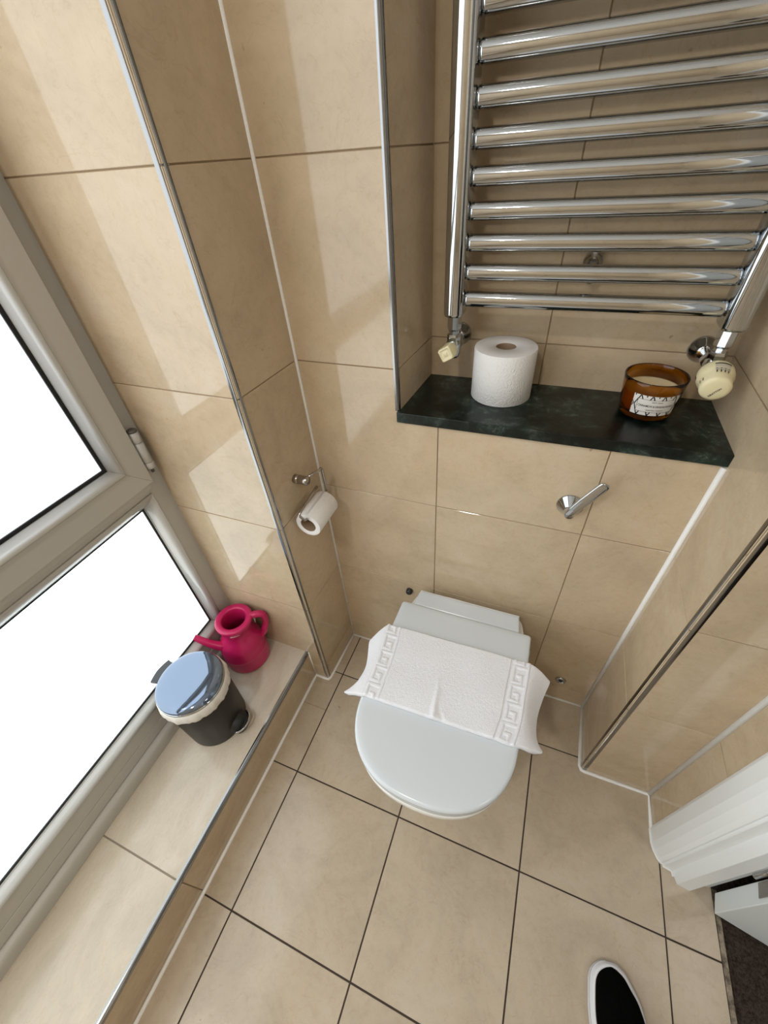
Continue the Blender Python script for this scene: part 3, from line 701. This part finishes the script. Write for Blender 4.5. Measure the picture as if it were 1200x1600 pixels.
def key_h(u, v, p=.0425, wd=.034):
    """relief of a running Greek key; u along the band, v across 0..wd; returns 0..1 (1 = raised ridge)"""
    if v < -.004 or v > wd + .004: return None
    U_ = (u / p) % 1.0; V_ = v / wd; best = 9
    sg = [(0, 0, 0, .86), (0, .86, .80, .86), (.80, .86, .80, .34), (.80, .34, .42, .34), (.42, .34, .42, .58), (0, 0, 1, 0), (1, 0, 1, .86), (-.2, .86, -.2, .34)]
    for (xa, ya, xb, yb_) in sg:
        dx, dy = (xb - xa) * p, (yb_ - ya) * wd; L2 = dx * dx + dy * dy
        t_ = max(0, min(1, (((U_ - xa) * p) * dx + ((V_ - ya) * wd) * dy) / L2)) if L2 else 0
        best = min(best, math.hypot((U_ - xa) * p - t_ * dx, (V_ - ya) * wd - t_ * dy))
    x = best / .0040
    return 1 if x < .5 else max(0, 1 - (x - .5) / .5)
NU, NV = 440, 190
top = []; smap = []
def row_pts(tv):
    lo, le, re_, ro = interp(Lo, tv), interp(Le, tv), interp(Re, tv), interp(Ro, tv)
    # far edge of the towel follows the photo: slight skew, near edge a little bowed
    for c_, k_ in ((max(0, (tv - .90) / .10), .30), (max(0, (.07 - tv) / .07), .12)):
        f_ = (1 - math.sqrt(max(0, 1 - min(1, c_) ** 2))) * k_
        lo = lo.lerp(le, f_); ro = ro.lerp(re_, f_)
    return lo, le, re_, ro
for j in range(NV + 1):
    tv = j / NV; lo, le, re_, ro = row_pts(tv)
    # arc: lo -> le (rounded drop), le..re flat, re -> ro
    def fl_l(f):   # f 0 at lo .. 1 at le
        c_ = Vector((lo.x * .35 + le.x * .65, lo.y * .35 + le.y * .65, le.z)) ; return lo * (1 - f) ** 2 + c_ * 2 * f * (1 - f) + le * f * f
    def fl_r(f):
        c_ = Vector((ro.x * .35 + re_.x * .65, ro.y * .35 + re_.y * .65, re_.z)); return re_ * (1 - f) ** 2 + c_ * 2 * f * (1 - f) + ro * f * f
    for i in range(NU + 1):
        s_ = i / NU
        if s_ < .14: p = fl_l(s_ / .14)
        elif s_ > .86: p = fl_r((s_ - .86) / .14)
        else: p = le.lerp(re_, (s_ - .14) / .72)
        # relief
        d_l = s_ / .14; along = tv * .1900
        bl = None
        xL = p.x - .2300 + (along * -.08); 
        wL = (p.x - (le.x + .0000)); wR = ((re_.x - .002) - p.x)
        hgt = 0.0; pile = .0024
        kL = key_h(along + .010, .030 - (wL + .000)); kR = key_h(along + .020, wR + .000 - (.0))
        flap = (p.x < le.x - .004) or (p.x > re_.x + .002)
        if kL is not None and not (p.x < le.x - .006): hgt = (kL - 1) * pile
        elif kR is not None and not (p.x > re_.x + .004): hgt = (kR - 1) * pile
        if flap: hgt = -pile * .9
        hgt += .00025 * noise.noise(Vector((p.x * 160, p.y * 160, 0))) + .00035 * noise.noise(Vector((p.x * 420, p.y * 420, 3))) * (0 if flap else 1)
        hgt += .0022 * noise.noise(Vector((p.x * 14, p.y * 14, 1)))
        # small pinched crease near the middle of the near edge
        cxp = .3860 + (tv - .55) * .02; g_ = math.exp(-((p.x - cxp) / .0055) ** 2) * max(0, min(1, (tv - .50) * 2.6)); hgt += .0042 * g_
        g2 = math.exp(-((p.x - cxp - .006 - .022 * max(0, tv - .82) * 4) / .005) ** 2) * max(0, (tv - .80) * 4); hgt -= .003 * g2
        # rounded hems at far and near folds
        e_ = min(tv, 1 - tv) * .19; R_ = .0075
        if e_ < R_: hgt -= R_ - math.sqrt(max(0, R_ * R_ - (R_ - e_) ** 2))
        p = p + Vector((0, 0, hgt))
        p.y += .0016 * noise.noise(Vector((p.x * 45, 7, tv * 2))) * (1 if tv > .9 else (.6 if tv < .1 else 0))
        top.append(p)
b = MB(); n1 = NU + 1
F = [(j * n1 + i, (j + 1) * n1 + i, (j + 1) * n1 + i + 1, j * n1 + i + 1) for j in range(NV) for i in range(NU)]
b.add(top, F, True)
# underside: lies on the lid in the middle
und = []
for j in range(NV + 1):
    for i in range(NU + 1):
        q = top[j * n1 + i]; s_ = i / NU
        zz = .4206 if .14 <= s_ <= .86 else q.z - .006
        zz = min(zz, q.z - .0006); und.append((q.x, q.y, zz))
# coarse border skirt between top and underside
o_ = len(b.v); b.v += und
b.f += [(o_ + j * n1 + i, o_ + j * n1 + i + 1, o_ + (j + 1) * n1 + i + 1, o_ + (j + 1) * n1 + i) for j in range(NV) for i in range(NU)]; b.sm += [True] * (NU * NV)
for i in range(NU):
    b.f += [(i, i + 1, o_ + i + 1, o_ + i), (NV * n1 + i + 1, NV * n1 + i, o_ + NV * n1 + i, o_ + NV * n1 + i + 1)]; b.sm += [True, True]
for j in range(NV):
    b.f += [((j + 1) * n1, j * n1, o_ + j * n1, o_ + (j + 1) * n1), (j * n1 + NU, (j + 1) * n1 + NU, o_ + (j + 1) * n1 + NU, o_ + j * n1 + NU)]; b.sm += [True, True]
b.build('cloth', M['terry'], tw, fix=False)

# ---------------------------------------------------------------- pedal bin
BX, BY, BZ = -.2010, -.4400, SZ + .0015
bn = thing('pedal_bin', 'small black pedal bin with shiny chrome lid on window sill', 'bin', (BX, BY, BZ))
rel_build(MB().lathe([(0, 0), (.073, 0), (.0760, .002), (.0765, .006), (.0785, .100), (.0800, .185), (.0790, .187), (0, .187)], seg=96), 'body', M['bin_body'], bn)
def ruf(t_, h): return 1 + .012 * sin(t_ * 11) + .010 * sin(t_ * 17 + 1) + .006 * sin(t_ * 31)
rel_build(MB().lathe([(.0796, .206), (.0825, .205), (.0855, .199), (.0868, .190), (.0868, .180), (.0850, .1735), (.0825, .1735), (.0808, .188)], seg=160, rfun=lambda t_, h: 1 + (.010 * sin(t_ * 13) + .009 * sin(t_ * 23 + 1) + .006 * sin(t_ * 41)) * min(1, max(0, (.206 - h) / .02))), 'liner', M['liner'], bn)
rel_build(MB().lathe([(.0785, .200), (.0815, .201), (.0823, .203), (.0823, .2095), (.0815, .2110), (.0795, .2118)], seg=96), 'rim_ring', M['chrome'], bn)
rel_build(MB().lathe([(.0800, .2085), (.0812, .2118), (.0808, .2150), (.0790, .2180), (.0760, .2205), (.0680, .2235), (.0560, .2260), (.0400, .2280), (.0200, .2290), (0, .2293)], seg=128), 'lid', M['bin_chrome'], bn)
# handle at the back (towards the window, away from the pedal)
hd = Vector((-1, .0, 0)).normalized(); hp = Vector((-hd.y, hd.x, 0))
b = MB(); P = []
for i in range(13):
    a_ = radians(-17 + 34 * i / 12); d_ = hd * cos(a_) + hp * sin(a_); f = 1 - abs(i - 6) / 6
    for rr_, zz in ((.084, .190), (.111 + .002 * f, .194), (.111 + .002 * f, .200), (.084, .203)): P.append(d_ * rr_ + Vector((0, 0, zz)))
b.add(P, [(4 * i + k_, 4 * i + (k_ + 1) % 4, 4 * (i + 1) + (k_ + 1) % 4, 4 * (i + 1) + k_) for i in range(12) for k_ in range(4)] + [(0, 1, 2, 3), (51, 50, 49, 48)], False)
bevel(rel_build(b, 'handle', M['dark_plastic'], bn), .001, 2)
MB_ = MB().tube([hd * .084 - hp * .030 + Vector((0, 0, .150)), hd * .092 - hp * .033 + Vector((0, 0, .185)), hd * .105 - hp * .030 + Vector((0, 0, .196))], .0020, 8); rel_build(MB_, 'handle_link', CH, bn)
# pedal housing and pedal at the front
fd = Vector((.93, .05, 0)).normalized(); fp = Vector((-fd.y, fd.x, 0))
b = MB(); P = []; n_ = 28; stn = [(.066, .031, .036, .028), (.084, .029, .033, .026), (.092, .026, .028, .024), (.096, .020, .022, .022), (.097, .006, .006, .022)]
for d_, hw, hh, zc_ in stn:
    for k_ in range(n_):
        t_ = 2 * pi * k_ / n_; P.append(fd * d_ + fp * (hw * cos(t_)) + Vector((0, 0, max(.001, zc_ + hh * sin(t_) * .8))))
b.add(P, [(j * n_ + k_, j * n_ + (k_ + 1) % n_, (j + 1) * n_ + (k_ + 1) % n_, (j + 1) * n_ + k_) for j in range(len(stn) - 1) for k_ in range(n_)] + [tuple(reversed(range((len(stn) - 1) * n_, len(stn) * n_)))], True)
rel_build(b, 'pedal_housing', M['black'], bn)
pp = [fd * (.078 + .027 * sin(radians(a_)) ** .8) + fp * (.030 * cos(radians(a_))) + Vector((0, 0, .033)) for a_ in range(8, 173, 12)]
rel_build(MB().tube(pp, .0026, 8, flat=1.5), 'pedal', CH, bn)

# ---------------------------------------------------------------- pink watering can
WX, WY, WZ = -.2275, -.2520, SZ + .0015
wc = thing('watering_can', 'magenta plastic watering can with short spout in sill corner', 'watering can', (WX, WY, WZ))
off = lambda h: (Vector((0, .010, 0)) * max(0, min(1, (h - .09) / .09)))
def shear(b_):
    b_.v = [tuple(Vector(p) + off(p[2])) for p in b_.v]; return b_
prof = [(0, 0), (.0560, 0), (.0600, .0015), (.0625, .006), (.0632, .012), (.0635, .050), (.0632, .058), (.0640, .060), (.0640, .062), (.0630, .064), (.0625, .085), (.0605, .100), (.0560, .112), (.0480, .124), (.0425, .134), (.0405, .144), (.0410, .152), (.0440, .163), (.0495, .174), (.0525, .182), (.0530, .187), (.0518, .1905), (.0480, .1920), (.0400, .1915), (.0360, .1905), (.0345, .1880), (.0335, .176), (.0335, .145), (.0380, .135), (.0480, .112), (.0580, .080), (.0600, .010), (0, .006)]
rel_build(shear(MB().lathe(prof, seg=80, rfun=lambda t_, h: 1 + (.03 * cos(2 * (t_ - .9)) if h < .12 else .03 * cos(2 * (t_ - .9)) * max(0, 1 - (h - .12) / .03)))), 'can_body', M['pink'], wc)
sp = [Vector((-.018, -.028, .098)), Vector((-.036, -.046, .112)), Vector((-.060, -.056, .130)), Vector((-.0930, -.0645, .1575))]
b = MB(); b.tube(sp, [.0165, .0135, .0110, .0090], 24, caps=False); dr = (sp[-1] - sp[-2]).normalized()
b.tube([sp[-1], sp[-1] + dr * .001, sp[-1] + dr * .0002, sp[-1] - dr * .015], [.0090, .0078, .0066, .0066], 24, caps=True)
rel_build(b, 'spout', M['pink'], wc)
hdv = Vector((.80, .60, 0)).normalized(); bs = Vector((0, .010, 0))
hp_ = [bs + hdv * .045 + Vector((0, 0, .183)), bs + hdv * .062 + Vector((0, 0, .184)), bs + hdv * .075 + Vector((0, 0, .180)), bs + hdv * .0815 + Vector((0, 0, .168)), bs + hdv * .0800 + Vector((0, 0, .140)), hdv * .077 + Vector((0, 0, .120)), hdv * .069 + Vector((0, 0, .102)), hdv * .056 + Vector((0, 0, .092))]
sm_ = [interp(hp_, k_ / 40) for k_ in range(41)]
rel_build(MB().tube(sm_, .0105, 16, flat=.9), 'can_handle', M['pink'], wc)
def sticker(a_c, wd_, z_, r_, hgt_, tilt):
    b_ = MB(); P = []
    for i in range(9):
        a_ = a_c + (i / 8 - .5) * wd_
        for k_ in (-.5, .5): P.append(bs + Vector((cos(a_) * (r_ + k_ * tilt), sin(a_) * (r_ + k_ * tilt), z_ + k_ * hgt_)))
    b_.add(P, [(2 * i, 2 * i + 2, 2 * i + 3, 2 * i + 1) for i in range(8)], True); o_ = rel_build(b_, 'sticker', M['label'], wc, fix=False)
    s_ = o_.modifiers.new('s', 'SOLIDIFY'); s_.thickness = .0004; return o_
sticker(radians(-53), .50, .1710, .0497, .0095, .0085)
b = MB(); q0 = bs + hdv * .0500 + Vector((0, 0, .165)); pe = Vector((-hdv.y, hdv.x, 0))
b.box((-.0075, -.0004, -.009), (.0075, .0004, .009)); b.v = [tuple(q0 + pe * p[0] + hdv * (p[1] + .0035) + Vector((0, 0, p[2]))) for p in b.v]
rel_build(b, 'sticker', M['label'], wc)

# ---------------------------------------------------------------- doorway, door, hall
dr_ = shell('door_1', 'white panelled door standing open outwards past its moulded frame', 'door')
pf = [(x2 + .0006, -.2530), (.9400, -.2545), (.9375, -.262), (.9385, -.2885), (.9425, -.3030), (.9500, -.3170), (.9560, -.3232), (.9600, -.3225), (.9610, -.3275), (.9700, -.3290), (.9780, -.3306), (.9800, -.3400), (.9842, -.3529), (1.0084, -.3563), (1.0417, -.3352), (1.0530, -.3330), (1.0530, -.2530)]
jm = MB().extrude([(x, y, 0) for x, y in pf], (0, 0, .0015), (0, 0, 2.06)); o = jm.build('architrave', M['paint'], dr_); bevel(o, .0008, 2, 20)
cb = MB().tube([(x - .0015, y - .0010, .0018) for x, y in pf[1:12]], .0026, 8); cb.build('silicone_bead', M['silicone'], dr_)
jf = MB().box((x2 - .006, -1.17, .0015), (1.053, -1.085, 2.06)).box((x2 - .006, -1.17, 2.0605), (1.053, -.254, 2.12)); bevel(jf.build('door_frame', M['paint'], dr_), .002, 2)
# leaf: hinged beyond the threshold, swung outwards
lo_ = Vector((1.0565, -.3425, .012)); lu = Vector((.9835, -.181, 0)).normalized(); lt = Vector((lu.y, -lu.x, 0))
b = MB().obox(lo_, (lu.x, lu.y, 0), (0, 0, 1), (lt.x, lt.y, 0), .72, 1.98, .0385); bevel(b.build('door_leaf', M['door_paint'], dr_), .0012, 2)
hg = MB().obox(lo_ + Vector((-.0012, 0, .186)) + lt * .004, (lt.x, lt.y, 0), (0, 0, 1), (-lu.x, -lu.y, 0), .026, .075, .0012)
o = hg.build('hinge', M['steel'], dr_)
MB().lathe([(0, 0), (.0052, 0), (.0052, .076), (0, .076)], (1.0515, -.3370, .1975), seg=16).build('hinge_knuckle', CH, o)
th = MB().box((1.0555, -1.085, -.008), (1.0655, -.334, .0022)).build('trim_5', M['threshold']); struct(th, 'worn metal threshold strip between floor tiles and hall carpet', 'trim')
cp = MB().box((1.066, -1.9, -.03), (2.595, .245, -.003)).build('carpet', M['carpet']); tag(cp, 'dark brown carpet of the hall beyond the door threshold', 'carpet', kind='stuff')
hw_ = shell('wall_hall', 'plain plaster walls of the hall beyond the doorway')
MB().box((2.6, -1.95, -.03), (2.65, .3, HT)).build('plaster_wall', M['plaster'], hw_)
MB().box((1.07, .251, -.03), (2.6, .30, HT)).build('plaster_wall', M['plaster'], hw_)
MB().box((1.07, -1.95, -.03), (2.6, -1.901, HT)).build('plaster_wall', M['plaster'], hw_)
MB().box((x2 + .021, YF, 2.125), (1.053, .25, HT)).box((x2 + .021, -.2525, -.02), (1.053, .25, 2.125)).box((x2 + .021, YF, -.02), (1.053, -1.171, 2.125)).build('plaster_wall', M['plaster'], hw_)

# ---------------------------------------------------------------- shoe
sh = thing('shoe', 'black canvas slip-on shoe with white rubber sole pointing at toilet', 'shoe', (.85, -.67, 0))
ang = math.atan2(-.300, .060)
sax = Vector((.16, -.987, 0)).normalized(); spx = Vector((-sax.y, sax.x, 0)) * -1   # spx points to the camera's left (-x)
if spx.x > 0: spx = -spx
toe = Vector((.8330, -.5385, 0))
# stations: distance from toe, half width left, half width right, upper height
stt = [(0, .010, .012), (.004, .0210, .0210), (.012, .0320, .0310), (.025, .0400, .0390), (.045, .0440, .0500), (.075, .0475, .0560), (.110, .0465, .0550), (.150, .0420, .0430), (.190, .0375, .0385), (.230, .0360, .0370), (.260, .0325, .0330), (.278, .0220, .0220), (.284, .0100, .0100)]
def outl(ins, n=10):
    Lp, Rp = [], []
    for s_, l_, r_ in stt:
        ss = ins + s_ * (1 - 2 * ins / .284)
        Lp.append(toe + sax * ss + spx * max(.001, l_ - ins)); Rp.append(toe + sax * ss - spx * max(.001, r_ - ins))
    pts = Lp + Rp[::-1]; return pts
def close_smooth(pts, n=140):
    m_ = len(pts); out = []
    for k_ in range(n):
        x = k_ / n * m_; i = int(x); t_ = x - i; p0, p1_, p2, p3 = [pts[(i + j) % m_] for j in (-1, 0, 1, 2)]
        out.append(.5 * ((2 * p1_) + (-p0 + p2) * t_ + (2 * p0 - 5 * p1_ + 4 * p2 - p3) * t_ ** 2 + (-p0 + 3 * p1_ - 3 * p2 + p3) * t_ ** 3))
    return out
def lift(P, z): return [(p.x, p.y, z + .0015) for p in P]
b = MB(); loft(b, [lift(close_smooth(outl(i_)), z) for i_, z in ((.004, 0), (.0015, .001), (0, .004), (0, .0165), (.001, .0185))], True, True); rel_s = b.build('sole', M['rubber'], sh)
b = MB(); loft(b, [lift(close_smooth(outl(i_)), z) for i_, z in ((.0008, .0188), (.0020, .0200), (.0035, .0270), (.0060, .0300), (.0085, .0300), (.0085, .0200))], False, False); b.build('foxing_band', M['rubber'], sh)
# seam line round the sole
b = MB().tube([Vector(p) for p in lift(close_smooth(outl(.0006), 120), .0180)] , .0006, 6, caps=False); b.build('seam', mat('seam', (.30, .32, .36), .6), sh)
# canvas upper: rings rising to the instep, open at the ankle
def upper_ring(ins, zf, keep):
    P = close_smooth(outl(ins)); out = []
    for p in P:
        s_ = (p - toe).dot(sax); out.append((p.x, p.y, .0015 + zf(s_)))
    return out
ins_l = [.0075, .0085, .0110, .0160, .0230, .0300, .0360]
zl = [lambda s_: .026, lambda s_: .033 + .06 * max(0, s_ - .03), lambda s_: .038 + .14 * max(0, s_ - .02), lambda s_: .041 + .20 * min(.15, max(0, s_ - .02)), lambda s_: .044 + .24 * min(.13, max(0, s_ - .02)), lambda s_: .046 + .26 * min(.12, max(0, s_ - .02)), lambda s_: .047 + .27 * min(.11, max(0, s_ - .02))]
b = MB(); loft(b, [upper_ring(i_, z_, 0) for i_, z_ in zip(ins_l, zl)], False, True); b.build('canvas_upper', M['canvas'], sh)
